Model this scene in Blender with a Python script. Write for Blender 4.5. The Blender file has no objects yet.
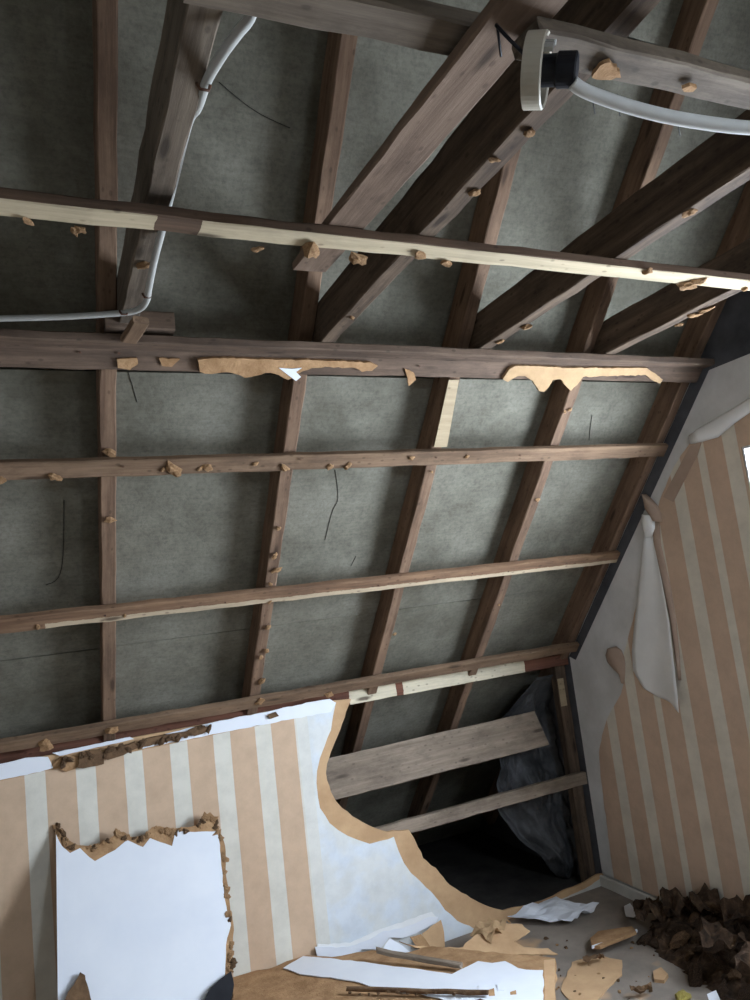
import bpy, bmesh, math, random
from mathutils import Vector, Matrix, noise

S = bpy.context.scene
COL = S.collection
random.seed(7)

# ------------------------------------------------------------------ camera
F_PX, YAW, PIT, ROLL = 718.9, 0.434222, 0.133017, 0.118786
CAM = Vector((0, 0, 1.5))
fw = Vector((math.sin(YAW)*math.cos(PIT), math.cos(YAW)*math.cos(PIT), math.sin(PIT)))
rt = Vector((math.cos(YAW), -math.sin(YAW), 0))
dn = -rt.cross(fw)
rt, dn = rt*math.cos(ROLL) + dn*math.sin(ROLL), dn*math.cos(ROLL) - rt*math.sin(ROLL)
cd = bpy.data.cameras.new('camera'); cam = bpy.data.objects.new('camera', cd); COL.objects.link(cam)
cd.sensor_width = 36; cd.lens = F_PX/1000*36; cd.clip_start = 0.02
m = Matrix.Identity(4)
for i, a in enumerate((rt, -dn, -fw)):
    for j in range(3): m[j][i] = a[j]
m.translation = CAM; cam.matrix_world = m
S.camera = cam

# ------------------------------------------------------------------ light
W = bpy.data.worlds.new('overcast_sky'); S.world = W; W.use_nodes = True
bg = W.node_tree.nodes['Background']
bg.inputs[0].default_value = (0.74, 0.86, 1.03, 1); bg.inputs[1].default_value = 46.0
S.view_settings.view_transform = 'Standard'; S.view_settings.look = 'None'
S.view_settings.gamma = 1; S.view_settings.use_curve_mapping = False
S.view_settings.exposure = 0.0
WIN_Y0, WIN_Y1, WIN_Z0, WIN_Z1 = 0.76, 1.822, 0.80, 1.885      # daylight window in the gable
FILL_WIN = (1.05, 1.60, 0.25, 0.75)            # unseen roof window added for fill light, opposite slope: x0, x1, s0, s1
def portal(c, nrm, sx, sy):
    pl = bpy.data.lights.new('window_portal', 'AREA'); pl.shape = 'RECTANGLE'; pl.size = sx; pl.size_y = sy; pl.cycles.is_portal = True
    po = bpy.data.objects.new('window_portal', pl); COL.objects.link(po)
    po.location = c; po.rotation_mode = 'QUATERNION'; po.rotation_quaternion = (-nrm).to_track_quat('Z', 'Y')
portal(Vector((2.50, (WIN_Y0+WIN_Y1)/2, (WIN_Z0+WIN_Z1)/2)), Vector((-1, 0, 0)), max(WIN_Z1-WIN_Z0, WIN_Y1-WIN_Y0), max(WIN_Z1-WIN_Z0, WIN_Y1-WIN_Y0))

# ------------------------------------------------------------------ place geometry (metres)
XG, YK = 2.370, 2.994                    # gable plane, knee wall plane
TH = math.radians(47.5)                  # roof pitch
UP = Vector((0, -math.cos(TH), math.sin(TH)))     # up the slope
NR = Vector((0, math.sin(TH), math.cos(TH)))      # out through the roof
P0 = Vector((0, 2.57, 1.525))            # s = 0, n = 0 : room face of the middle batten
ZJ = 2.25                                # underside of the ceiling joists
S_RIDGE = 2.75
XL, YB = -2.3, -1.6                      # far walls behind the viewer

def rp(x, s, n=0.0): return Vector((x, 0, 0)) + P0 + UP*s + NR*n
def ray(u, v): return rt*((u-375)/F_PX) + dn*((v-500)/F_PX) + fw
def onp(u, v, P, N):
    r = ray(u, v); return CAM + r*((P-CAM).dot(N)/r.dot(N))
def K(u, v, y=YK): return onp(u, v, Vector((0, y, 0)), Vector((0, 1, 0)))
def G(u, v, x=XG): return onp(u, v, Vector((x, 0, 0)), Vector((1, 0, 0)))
def Z(u, v, z=0.0): return onp(u, v, Vector((0, 0, z)), Vector((0, 0, 1)))
def RF(u, v, n=0.0): return onp(u, v, P0+NR*n, NR)

# ------------------------------------------------------------------ materials
def new_mat(name):
    mt = bpy.data.materials.new(name); mt.use_nodes = True
    nt = mt.node_tree; b = nt.nodes['Principled BSDF']; return mt, nt, b
def nd(nt, typ, **kw):
    n = nt.nodes.new(typ)
    for k, v in kw.items():
        if k == 'op': n.operation = v
        elif k == 'blend': n.data_type = 'RGBA'; n.blend_type = v
        else: n.inputs[k].default_value = v
    return n
def coords(nt, scale=(1, 1, 1), rnd=True):
    tc = nt.nodes.new('ShaderNodeTexCoord'); mp = nt.nodes.new('ShaderNodeMapping')
    mp.inputs['Scale'].default_value = scale
    if rnd:
        oi = nt.nodes.new('ShaderNodeObjectInfo'); ml = nd(nt, 'ShaderNodeMath', op='MULTIPLY'); ml.inputs[1].default_value = 37.0
        nt.links.new(oi.outputs['Random'], ml.inputs[0])
        ad = nd(nt, 'ShaderNodeVectorMath', op='ADD')
        nt.links.new(tc.outputs['Object'], ad.inputs[0]); nt.links.new(ml.outputs[0], ad.inputs[1])
        nt.links.new(ad.outputs[0], mp.inputs['Vector'])
    else: nt.links.new(tc.outputs['Object'], mp.inputs['Vector'])
    return mp.outputs[0], tc
def noi(nt, vec, scale, detail=5, rough=.6):
    n = nt.nodes.new('ShaderNodeTexNoise'); n.inputs['Scale'].default_value = scale
    n.inputs['Detail'].default_value = detail; n.inputs['Roughness'].default_value = rough
    nt.links.new(vec, n.inputs['Vector']); return n.outputs['Fac']
def ramp(nt, fac, stops, interp='LINEAR'):
    r = nt.nodes.new('ShaderNodeValToRGB'); r.color_ramp.interpolation = interp
    e = r.color_ramp.elements
    while len(e) < len(stops): e.new(0.5)
    for k, (p, c) in enumerate(stops):
        e[k].position = p; e[k].color = c if len(c) == 4 else (*c, 1)
    nt.links.new(fac, r.inputs[0]); return r.outputs[0]
def mixc(nt, fac, a, b, blend='MIX'):
    n = nt.nodes.new('ShaderNodeMix'); n.data_type = 'RGBA'; n.blend_type = blend
    if isinstance(fac, float): n.inputs[0].default_value = fac
    else: nt.links.new(fac, n.inputs[0])
    for i, v in ((6, a), (7, b)):
        if isinstance(v, tuple): n.inputs[i].default_value = (*v, 1)
        else: nt.links.new(v, n.inputs[i])
    return n.outputs[2]
def mth(nt, op, a, b=None):
    n = nt.nodes.new('ShaderNodeMath'); n.operation = op
    for i, v in ((0, a), (1, b)):
        if v is None: continue
        if isinstance(v, (int, float)): n.inputs[i].default_value = v
        else: nt.links.new(v, n.inputs[i])
    return n.outputs[0]
def bump(nt, b, h, strength, dist=.002):
    n = nt.nodes.new('ShaderNodeBump'); n.inputs['Strength'].default_value = strength; n.inputs['Distance'].default_value = dist
    nt.links.new(h, n.inputs['Height']); nt.links.new(n.outputs[0], b.inputs['Normal'])
BW = ((0, (0, 0, 0)), (1, (1, 1, 1)))

def wood(name, light, dark, stain=(.06, .045, .035), stain_amt=.5, pale=None, pale_rng=(), pale_y=None, pale_z=None):
    """sawn softwood, grain along local X; optional bands of fresher unweathered timber"""
    mt, nt, b = new_mat(name)
    v, tc = coords(nt, (2.2, 38, 38))
    g = noi(nt, v, 1.0, 8, .7)
    c = ramp(nt, g, ((.36, dark), (.62, light)))
    v2, _ = coords(nt, (1, 2.2, 2.2))
    st = noi(nt, v2, 3.6, 7, .75)
    f = ramp(nt, st, ((.46, (0, 0, 0)), (.64, (stain_amt,)*3)))
    c = mixc(nt, f, c, stain)
    if pale:
        sp = nt.nodes.new('ShaderNodeSeparateXYZ'); nt.links.new(tc.outputs['Object'], sp.inputs[0])
        wob = mth(nt, 'MULTIPLY', mth(nt, 'SUBTRACT', noi(nt, tc.outputs['Object'], 30.0), .5), .012)
        xx = mth(nt, 'ADD', sp.outputs[0], wob); yy = mth(nt, 'ADD', sp.outputs[1], wob)
        tot = None
        for a0, a1 in pale_rng:
            q = mth(nt, 'MULTIPLY', mth(nt, 'GREATER_THAN', xx, a0), mth(nt, 'LESS_THAN', xx, a1))
            tot = q if tot is None else mth(nt, 'MAXIMUM', tot, q)
        if pale_y is not None: tot = mth(nt, 'MULTIPLY', tot, mth(nt, 'LESS_THAN', yy, pale_y))
        if pale_z is not None: tot = mth(nt, 'MULTIPLY', tot, mth(nt, 'LESS_THAN', sp.outputs[2], pale_z))
        pc = ramp(nt, g, ((.34, tuple(x*.72 for x in pale)), (.6, pale)))
        pc = mixc(nt, ramp(nt, st, ((.5, (0, 0, 0)), (.72, (.45,)*3))), pc, tuple(x*.45 for x in pale))
        c = mixc(nt, tot, c, pc)
    # knots and dark specks
    for sc, lo, hi, am in (((3.3, 14, 14), .07, .15, .8), ((22, 40, 40), .10, .20, .45)):
        vk, _ = coords(nt, sc); vo = nt.nodes.new('ShaderNodeTexVoronoi'); vo.inputs['Scale'].default_value = 1.0
        nt.links.new(vk, vo.inputs['Vector'])
        kf = ramp(nt, vo.outputs['Distance'], ((lo, (am,)*3), (hi, (0, 0, 0))))
        c = mixc(nt, kf, c, tuple(x*.35 for x in dark))
    nt.links.new(c, b.inputs['Base Color']); b.inputs['Roughness'].default_value = .85
    b.inputs['Specular IOR Level'].default_value = .15
    bump(nt, b, g, .6, .003); return mt

def mottled(name, stops, scale=6, detail=6, rough=.9, bmp=.4, bscale=60, dist=.002, stretch=(1, 1, 1), spots=None, rnd=True):
    mt, nt, b = new_mat(name)
    v, tc = coords(nt, stretch, rnd)
    n = noi(nt, v, scale, detail, .65)
    c = ramp(nt, n, stops)
    if spots:
        s2 = noi(nt, v, spots[1], 3, .5)
        c = mixc(nt, ramp(nt, s2, ((spots[2], (0, 0, 0)), (spots[2]+.06, (1, 1, 1)))), c, spots[0])
    nt.links.new(c, b.inputs['Base Color']); b.inputs['Roughness'].default_value = rough
    b.inputs['Specular IOR Level'].default_value = .2
    if bmp: bump(nt, b, noi(nt, v, bscale, 4, .7), bmp, dist)
    return mt

M = {}
M['rafter'] = wood('rafter_wood', (.245, .155, .098), (.130, .078, .050), stain=(.075, .048, .033), stain_amt=.55)
M['joist'] = wood('joist_wood', (.150, .105, .070), (.062, .042, .029), stain=(.03, .022, .017), stain_amt=.6)
M['joist_grey'] = wood('grey_joist_wood', (.185, .145, .105), (.095, .072, .052), stain=(.05, .037, .027), stain_amt=.6)
M['batten'] = wood('batten_wood', (.235, .150, .092), (.125, .078, .047), stain=(.070, .045, .030), stain_amt=.55)
M['plate'] = wood('plate_wood', (.165, .112, .078), (.085, .057, .040), stain=(.05, .036, .028), stain_amt=.55)
M['plank'] = wood('plank_wood', (.205, .140, .098), (.130, .086, .058), stain=(.07, .046, .032), stain_amt=.5)
M['eaves'] = wood('eaves_board_wood', (.30, .235, .175), (.18, .138, .10), stain=(.08, .062, .045), stain_amt=.6)
M['palewood'] = wood('pale_fresh_wood', (.46, .36, .23), (.34, .26, .16), stain=(.25, .19, .12), stain_amt=.3)
M['red'] = wood('reddish_wood', (.20, .085, .052), (.11, .047, .03), stain_amt=.3, pale=(.70, .61, .44), pale_rng=((1.165, 1.395), (1.43, 2.10)))
M['batten_b'] = wood('edge_pale_batten_wood', (.26, .155, .09), (.14, .08, .047), stain=(.08, .048, .032), stain_amt=.45,
                     pale=(.50, .39, .26), pale_rng=((-.02, 3.0),), pale_y=.022)
M['batten_c'] = wood('ceiling_batten_wood', (.15, .095, .062), (.08, .05, .033), stain_amt=.3, pale=(.54, .44, .29), pale_rng=((-2.2, .212), (.295, 3.2)), pale_z=.003)
def sheathing():
    mt, nt, b = new_mat('grey_sheathing_board'); v, tc = coords(nt, (1, 1, 1), False)
    n1 = noi(nt, v, 4.0, 8, .7); c = ramp(nt, n1, ((.34, (.120, .111, .082)), (.5, (.172, .160, .122)), (.66, (.225, .211, .165))))
    v2, _ = coords(nt, (14, 120, 120), False); n2 = noi(nt, v2, 1.0, 5, .7)
    c = mixc(nt, 1.0, c, ramp(nt, n2, ((.35, (.90, .90, .90)), (.62, (1.05, 1.05, 1.05)))), 'MULTIPLY')
    n3 = noi(nt, v, 75, 4, .75); c = mixc(nt, 1.0, c, ramp(nt, n3, ((.36, (.80, .80, .80)), (.55, (1.03, 1.03, 1.03)))), 'MULTIPLY')
    n4 = noi(nt, v, 2.2, 5, .7); c = mixc(nt, ramp(nt, n4, ((.52, (0, 0, 0)), (.70, (.5, .5, .5)))), c, (.085, .078, .055))
    nt.links.new(c, b.inputs['Base Color']); b.inputs['Roughness'].default_value = .9; b.inputs['Specular IOR Level'].default_value = .2
    bump(nt, b, n3, .5, .002); return mt
M['panel'] = sheathing()
M['fibre'] = mottled('tan_fibreboard', ((.35, (.28, .155, .072)), (.65, (.47, .285, .145))), 14, 6, .95, .9, 70, .004)
M['fibre_dark'] = mottled('brown_fibreboard', ((.35, (.085, .048, .026)), (.65, (.20, .118, .062))), 18, 6, .95, 1.0, 60, .005)
M['rubble'] = mottled('dark_rubble', ((.35, (.022, .014, .009)), (.55, (.065, .038, .022)), (.72, (.14, .085, .048))), 22, 6, .95, 1.0, 60, .006)
M['torn'] = mottled('torn_board_edge', ((.35, (.46, .285, .150)), (.65, (.58, .375, .205))), 8, 5, .95, .5, 60, .002)
M['torn_pale'] = mottled('pale_torn_board', ((.35, (.33, .21, .11)), (.65, (.44, .29, .155))), 12, 5, .95, .6, 60, .003)
M['border'] = mottled('plain_border_paper', ((.35, (.40, .29, .22)), (.65, (.46, .34, .26))), 9, 4, .8, .1)
M['white'] = mottled('white_painted_face', ((.3, (.74, .76, .80)), (.7, (.82, .83, .85))), 4, 4, .6, .15, 40, .001, spots=((.45, .42, .40), 26, .77))
M['paper'] = mottled('white_paper', ((.35, (.78, .77, .74)), (.65, (.86, .85, .82))), 5, 4, .8, .2, 30, .001)
M['plaster'] = mottled('grey_plaster', ((.36, (.54, .53, .50)), (.64, (.70, .685, .66))), 3.5, 6, .9, .3, 40, .002, rnd=False)
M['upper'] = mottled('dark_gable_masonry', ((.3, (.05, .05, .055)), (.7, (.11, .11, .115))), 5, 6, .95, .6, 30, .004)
M['floor'] = mottled('dusty_floor', ((.3, (.19, .16, .13)), (.7, (.31, .26, .21))), 5, 6, .9, .5, 60, .002, spots=((.50, .32, .18), 3.2, .62))
M['conduit'] = mottled('white_plastic', ((.3, (.34, .33, .30)), (.7, (.43, .42, .38))), 10, 3, .6, 0)
M['cable'] = mottled('white_cable_sheath', ((.3, (.56, .55, .51)), (.7, (.66, .65, .61))), 10, 3, .6, 0)
M['cream'] = mottled('cream_plastic', ((.3, (.38, .34, .26)), (.7, (.48, .43, .34))), 12, 4, .5, 0)
M['black'] = mottled('black_plastic', ((.3, (.006, .006, .008)), (.7, (.015, .015, .018))), 20, 3, .5, 0)
M['rust'] = mottled('rusty_metal', ((.3, (.06, .03, .02)), (.7, (.14, .07, .04))), 40, 3, .7, 0)
M['bag'] = mottled('grey_plastic_sheeting', ((.35, (.035, .036, .037)), (.65, (.10, .10, .102))), 6, 6, .5, .5, 20, .01)
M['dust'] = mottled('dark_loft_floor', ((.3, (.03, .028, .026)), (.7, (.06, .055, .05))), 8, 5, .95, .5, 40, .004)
M['frame'] = mottled('white_window_frame', ((.3, (.72, .72, .71)), (.7, (.8, .8, .79))), 5, 3, .45, 0)
M['skirt'] = mottled('cream_painted_trim', ((.3, (.50, .48, .43)), (.7, (.62, .60, .55))), 9, 4, .6, .1)
M['blind'] = mottled('plain_wall_paint', ((.3, (.80, .77, .72)), (.7, (.85, .82, .77))), 2, 3, .85, 0)
M['yellow'] = mottled('yellow_foam', ((.3, (.22, .17, .04)), (.7, (.32, .26, .07))), 12, 4, .9, .5)
M['web'] = mottled('dark_cobweb_thread', ((.3, (.02, .018, .016)), (.7, (.04, .035, .03))), 20, 2, .9, 0)

def glass():
    mt, nt, b = new_mat('window_glass'); out = nt.nodes['Material Output']
    tr = nt.nodes.new('ShaderNodeBsdfTransparent'); gl = nt.nodes.new('ShaderNodeBsdfGlossy'); gl.inputs['Roughness'].default_value = .02
    mx = nt.nodes.new('ShaderNodeMixShader'); mx.inputs[0].default_value = .05
    nt.links.new(tr.outputs[0], mx.inputs[1]); nt.links.new(gl.outputs[0], mx.inputs[2]); nt.links.new(mx.outputs[0], out.inputs[0]); return mt
M['glass'] = glass()

TAN, CRM = (.60, .425, .285), (.70, .66, .56)
def stripes_knee():
    mt, nt, b = new_mat('knee_wallpaper'); tc = nt.nodes.new('ShaderNodeTexCoord')
    sp = nt.nodes.new('ShaderNodeSeparateXYZ'); nt.links.new(tc.outputs['Object'], sp.inputs[0]); x = sp.outputs[0]
    wob = mth(nt, 'MULTIPLY', mth(nt, 'SUBTRACT', noi(nt, tc.outputs['Object'], 3.0), .5), .006); x = mth(nt, 'ADD', x, wob)
    fr = mth(nt, 'FRACT', mth(nt, 'DIVIDE', mth(nt, 'ADD', x, 10*.169+.117), .169))
    c = mixc(nt, mth(nt, 'LESS_THAN', fr, .40), TAN, CRM)
    c = mixc(nt, mth(nt, 'GREATER_THAN', x, .905), c, (.72, .70, .63))
    wh = mixc(nt, ramp(nt, noi(nt, tc.outputs['Object'], 7.0, 3), ((.45, (0, 0, 0)), (.62, (1, 1, 1)))), (.72, .725, .69), (.70, .74, .77))
    c = mixc(nt, mth(nt, 'GREATER_THAN', x, .955), c, wh)
    v, _ = coords(nt, (1, 1, 1), False)
    d = ramp(nt, noi(nt, v, 12, 6, .7), ((.3, (.86, .86, .86)), (.6, (1, 1, 1))))
    c = mixc(nt, 1.0, c, d, 'MULTIPLY')
    nt.links.new(c, b.inputs['Base Color']); b.inputs['Roughness'].default_value = .75; b.inputs['Specular IOR Level'].default_value = .2
    bump(nt, b, noi(nt, v, 9, 3), .15, .004); return mt
TAN_G, CRM_G = (.60, .43, .31), (.70, .64, .53)
def stripes_gable():
    mt, nt, b = new_mat('gable_wallpaper'); tc = nt.nodes.new('ShaderNodeTexCoord')
    sp = nt.nodes.new('ShaderNodeSeparateXYZ'); nt.links.new(tc.outputs['Object'], sp.inputs[0])
    cr = [(2.726, 2.791), (2.565, 2.632), (2.434, 2.468), (2.267, 2.335), (2.102, 2.164), (1.986, 2.022), (1.835, 1.90), (1.675, 1.74), (1.52, 1.58), (1.35, 1.41), (1.19, 1.25), (1.03, 1.09)]
    t = mth(nt, 'DIVIDE', sp.outputs[1], 3.2); st = [(0.0, TAN_G)]
    for a, e in sorted(cr): st += [(a/3.2, CRM_G), (e/3.2, TAN_G)]
    c = ramp(nt, t, st, 'CONSTANT')
    v, _ = coords(nt, (1, 1, 1), False)
    d = ramp(nt, noi(nt, v, 10, 6, .7), ((.3, (.84, .84, .84)), (.6, (1, 1, 1))))
    c = mixc(nt, 1.0, c, d, 'MULTIPLY')
    nt.links.new(c, b.inputs['Base Color']); b.inputs['Roughness'].default_value = .75; b.inputs['Specular IOR Level'].default_value = .2
    bump(nt, b, noi(nt, v, 9, 3), .12, .004); return mt
M['knee_paper'] = stripes_knee(); M['gable_paper'] = stripes_gable()

# ------------------------------------------------------------------ mesh helpers
def obj(name, me, mat=None, parent=None, mtx=None):
    o = bpy.data.objects.new(name, me); COL.objects.link(o)
    if mat and not me.materials: me.materials.append(M[mat])
    mtx = mtx or Matrix.Identity(4)
    if parent:
        o.parent = parent; o.matrix_local = parent.matrix_basis.inverted() @ mtx
    else: o.matrix_basis = mtx
    return o
def tag(o, label, cat, group=None):
    o['label'] = label; o['category'] = cat
    if group: o['group'] = group
    return o
def struct(o): o['kind'] = 'structure'; return o
def thing(name, loc, label, cat, group=None):
    o = bpy.data.objects.new(name, None); COL.objects.link(o); o.matrix_basis = Matrix.Translation(loc); o.empty_display_size = .1
    return tag(o, label, cat, group)
def mesh(name, vs, fs, smooth=False):
    me = bpy.data.meshes.new(name); me.from_pydata([tuple(v) for v in vs], [], fs)
    bm = bmesh.new(); bm.from_mesh(me); bmesh.ops.recalc_face_normals(bm, faces=bm.faces)
    big = [f for f in bm.faces if len(f.verts) > 4]
    if big: bmesh.ops.triangulate(bm, faces=big)
    bm.to_mesh(me); bm.free()
    if smooth:
        for p in me.polygons: p.use_smooth = True
    me.update(); return me
def frame(o, ax, side):
    ax = ax.normalized(); nn = ax.cross(side).normalized(); side = nn.cross(ax).normalized()
    mt = Matrix.Identity(4)
    for i, a in enumerate((ax, side, nn)):
        for j in range(3): mt[j][i] = a[j]
    mt.translation = o; return mt
def timber(name, p0, p1, side, w, t, mat, parent=None, wob=.0015, ch=.003, seed=None, ragged=(0, 0), x0=0.0):
    """sawn length from p0 to p1; section spans 0..w along side and 0..t along axis x side"""
    rg = random.Random(seed if seed is not None else name + str(p0[0]) + str(p0[1])); L = (p1-p0).length
    n = max(2, int(L/.07)); vs = []; fs = []
    for i in range(n+1):
        x = L*i/n; a = rg.uniform(-wob, wob); bq = rg.uniform(-wob, wob)
        prof = []
        for (cy, cz, sy, sz) in ((0, 0, 1, 1), (w, 0, -1, 1), (w, t, -1, -1), (0, t, 1, -1)):
            c1 = ch*rg.uniform(.5, 1.6); c2 = ch*rg.uniform(.5, 1.6)
            A = (cy+a, cz+bq+sz*c1); B = (cy+a+sy*c2, cz+bq)
            prof += [A, B] if sy*sz > 0 else [B, A]
        for k, (y, z) in enumerate(prof):
            dx = 0
            if i == 0 and ragged[0]: dx = rg.uniform(0, ragged[0])
            if i == n and ragged[1]: dx = -rg.uniform(0, ragged[1])
            vs.append((x0+x+dx, y, z))
        if i:
            for k in range(8):
                q = (k+1) % 8; fs.append(((i-1)*8+k, (i-1)*8+q, i*8+q, i*8+k))
    fs.append(tuple(range(8))); fs.append(tuple(n*8+k for k in range(8)))
    mt = frame(p0, p1-p0, side)
    if x0: mt = mt @ Matrix.Translation((-x0, 0, 0))
    return obj(name, mesh(name, vs, fs), mat, parent, mt)
def rag(pts, step, amp, rg, closed=True):
    """roughen a polygon given as 3-D points"""
    out = []; n = len(pts)
    for i in range(n if closed else n-1):
        a, b = pts[i], pts[(i+1) % n]; L = (b-a).length; k = max(1, int(L/step))
        for j in range(k):
            p = a.lerp(b, j/k)
            if j: p = p + Vector([rg.uniform(-amp, amp) for _ in range(3)])
            out.append(p)
    return out
def slab(name, pts, N, t, mat, parent=None, mat2=None):
    """plate from an outline; front at pts, back at pts + N*t"""
    n = len(pts); N = N.normalized(); c = pts[0]
    pr = [p - N*((p-c).dot(N)) for p in pts]
    vs = pr + [p + N*t for p in pr]
    fs = [tuple(range(n)), tuple(range(n, 2*n))] + [(i, (i+1) % n, n+(i+1) % n, n+i) for i in range(n)]
    return obj(name, mesh(name, vs, fs), mat, parent)
def box_me(name, a, b):
    vs = [(x, y, z) for x in (a[0], b[0]) for y in (a[1], b[1]) for z in (a[2], b[2])]
    return mesh(name, vs, [(0, 1, 3, 2), (4, 5, 7, 6), (0, 1, 5, 4), (2, 3, 7, 6), (0, 2, 6, 4), (1, 3, 7, 5)])
def box(name, a, b, mat, parent=None): return obj(name, box_me(name, a, b), mat, parent)
def smooth_path(pts, sub=6):
    out = []; n = len(pts)
    for i in range(n-1):
        p0, p1, p2, p3 = pts[max(i-1, 0)], pts[i], pts[i+1], pts[min(i+2, n-1)]
        for j in range(sub):
            t = j/sub
            out.append(.5*((2*p1) + (p2-p0)*t + (2*p0-5*p1+4*p2-p3)*t*t + (3*p1-p0-3*p2+p3)*t*t*t))
    out.append(pts[-1]); return out
def tube_me(name, pts, r, seg=10):
    vs = []; fs = []; n = len(pts); up = Vector((.13, .21, .97))
    for i, p in enumerate(pts):
        t = (pts[min(i+1, n-1)] - pts[max(i-1, 0)]).normalized()
        a = t.cross(up).normalized(); b = t.cross(a)
        for k in range(seg):
            g = 2*math.pi*k/seg; vs.append(p + (a*math.cos(g)+b*math.sin(g))*r)
        if i:
            for k in range(seg): fs.append(((i-1)*seg+k, (i-1)*seg+(k+1) % seg, i*seg+(k+1) % seg, i*seg+k))
    fs += [tuple(range(seg)), tuple((n-1)*seg+k for k in range(seg))]
    return mesh(name, vs, fs, True)
def tube(name, pts, r, mat, parent=None, seg=10): return obj(name, tube_me(name, pts, r, seg), mat, parent)
def lathe_me(name, prof, seg=32):
    vs = []; fs = []; n = len(prof)
    for k in range(seg):
        g = 2*math.pi*k/seg
        for (x, r) in prof: vs.append((x, r*math.cos(g), r*math.sin(g)))
    for k in range(seg):
        for i in range(n-1): fs.append((k*n+i, ((k+1) % seg)*n+i, ((k+1) % seg)*n+i+1, k*n+i+1))
    me = mesh(name, vs, fs); return me
# broken scraps: six shared meshes
def scrap_me(seed, flat=.4):
    rg = random.Random(seed); bm = bmesh.new(); bmesh.ops.create_icosphere(bm, subdivisions=2, radius=.5)
    for v in bm.verts:
        q = noise.noise(v.co*2.3 + Vector((seed*3.1, 0, 0))); q2 = noise.noise(v.co*6 + Vector((0, seed*2.7, 0)))
        v.co *= 1 + .75*q + .35*q2
        v.co.z *= flat; v.co.y *= .72
    me = bpy.data.meshes.new('scrap_shape'); bm.to_mesh(me); bm.free(); return me
SCR = [scrap_me(i+1) for i in range(6)]
SCRD = [scrap_me(i+11, .5) for i in range(6)]
SCRR = [scrap_me(i+21, .45) for i in range(6)]
for me in SCRR: me.materials.append(M['rubble'])
for me in SCR: me.materials.append(M['fibre'])
for me in SCRD: me.materials.append(M['fibre_dark'])
def scrap(p, size, parent, name='fibreboard_scrap', lib=SCR, rg=random, normal=None):
    me = rg.choice(lib)
    rot = Matrix.Rotation(rg.uniform(0, 6.28), 4, 'Z')
    if normal is not None:
        rot = normal.to_track_quat('Z', 'Y').to_matrix().to_4x4() @ rot
    sc = Matrix.Diagonal((size*rg.uniform(.85, 1.25), size*rg.uniform(.8, 1.1), size*rg.uniform(.7, 1.2), 1))
    return obj(name, me, None, parent, Matrix.Translation(p) @ rot @ sc)

X_ = Vector((1, 0, 0)); Y_ = Vector((0, 1, 0)); Z_ = Vector((0, 0, 1))

# ------------------------------------------------------------------ setting: floor, walls, roof
floor = struct(box('floor', (XL-.1, YB-.1, -.08), (XG+.15, YK+.06, 0), 'floor'))
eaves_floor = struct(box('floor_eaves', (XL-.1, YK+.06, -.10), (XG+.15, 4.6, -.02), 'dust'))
struct(box('wall_left', (XL-.12, YB-.2, -.1), (XL, 4.5, 3.9), 'blind'))
struct(box('wall_back', (XL-.1, YB-.1, -.1), (XG+.1, YB, 1.35), 'blind'))

RAF = [(-.392, .045), (.153, .045), (.706, .045), (1.252, .045), (1.776, .045), (2.322, .046)]
NB, NPAN = .024, .124                       # batten thickness, panel plane
# the outer roof skin, with sheathing boards as its pieces
ys = [rp(0, -2.6, .15), rp(0, S_RIDGE, .15), rp(0, S_RIDGE, .20), rp(0, -2.6, .20)]
def extr(name, prof, x0, x1, mat):
    n = len(prof); vs = [Vector((x0, p.y, p.z)) for p in prof] + [Vector((x1, p.y, p.z)) for p in prof]
    fs = [tuple(range(n)), tuple(range(n, 2*n))] + [(i, (i+1) % n, n+(i+1) % n, n+i) for i in range(n)]
    return obj(name, mesh(name, vs, fs), mat)
ceiling = struct(extr('ceiling', ys, XL-.2, XG+.2, 'panel'))
ridge_y = rp(0, S_RIDGE, .15).y
def mrp(x, s, n):
    p = rp(x, s, n); return Vector((x, 2*ridge_y-p.y, p.z))
def back_piece(nm, x0, x1, s0, s1, mat, n0=.15, n1=.20, parent=None):
    vs = [mrp(x, s_, n_) for x in (x0, x1) for s_ in (s0, s1) for n_ in (n0, n1)]
    return obj(nm, mesh(nm, vs, [(0, 1, 3, 2), (4, 5, 7, 6), (0, 1, 5, 4), (2, 3, 7, 6), (0, 2, 6, 4), (1, 3, 7, 5)]), mat, parent)
cb_ = struct(back_piece('ceiling_back', XL-.2, FILL_WIN[0], -2.6, S_RIDGE, 'panel'))
back_piece('roof_section', FILL_WIN[1], XG+.2, -2.6, S_RIDGE, 'panel', parent=cb_)
back_piece('roof_section', FILL_WIN[0], FILL_WIN[1], -2.6, FILL_WIN[2], 'panel', parent=cb_)
back_piece('roof_section', FILL_WIN[0], FILL_WIN[1], FILL_WIN[3], S_RIDGE, 'panel', parent=cb_)
w2 = struct(back_piece('added_fill_window', FILL_WIN[0], FILL_WIN[1], FILL_WIN[2], FILL_WIN[2]+.05, 'frame', .14, .22))  # window added out of view to brighten the gable and knee wall
back_piece('window_frame', FILL_WIN[0], FILL_WIN[1], FILL_WIN[3]-.05, FILL_WIN[3], 'frame', .14, .22, w2)
back_piece('window_frame', FILL_WIN[0], FILL_WIN[0]+.05, FILL_WIN[2]+.05, FILL_WIN[3]-.05, 'frame', .14, .22, w2)
back_piece('window_frame', FILL_WIN[1]-.05, FILL_WIN[1], FILL_WIN[2]+.05, FILL_WIN[3]-.05, 'frame', .14, .22, w2)
back_piece('window_pane', FILL_WIN[0]+.05, FILL_WIN[1]-.05, FILL_WIN[2]+.05, FILL_WIN[3]-.05, 'glass', .178, .182, w2)
portal(mrp((FILL_WIN[0]+FILL_WIN[1])/2, (FILL_WIN[2]+FILL_WIN[3])/2, .23), Vector((0, NR.y, -NR.z)), .6, .6)
rg = random.Random(3)
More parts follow.
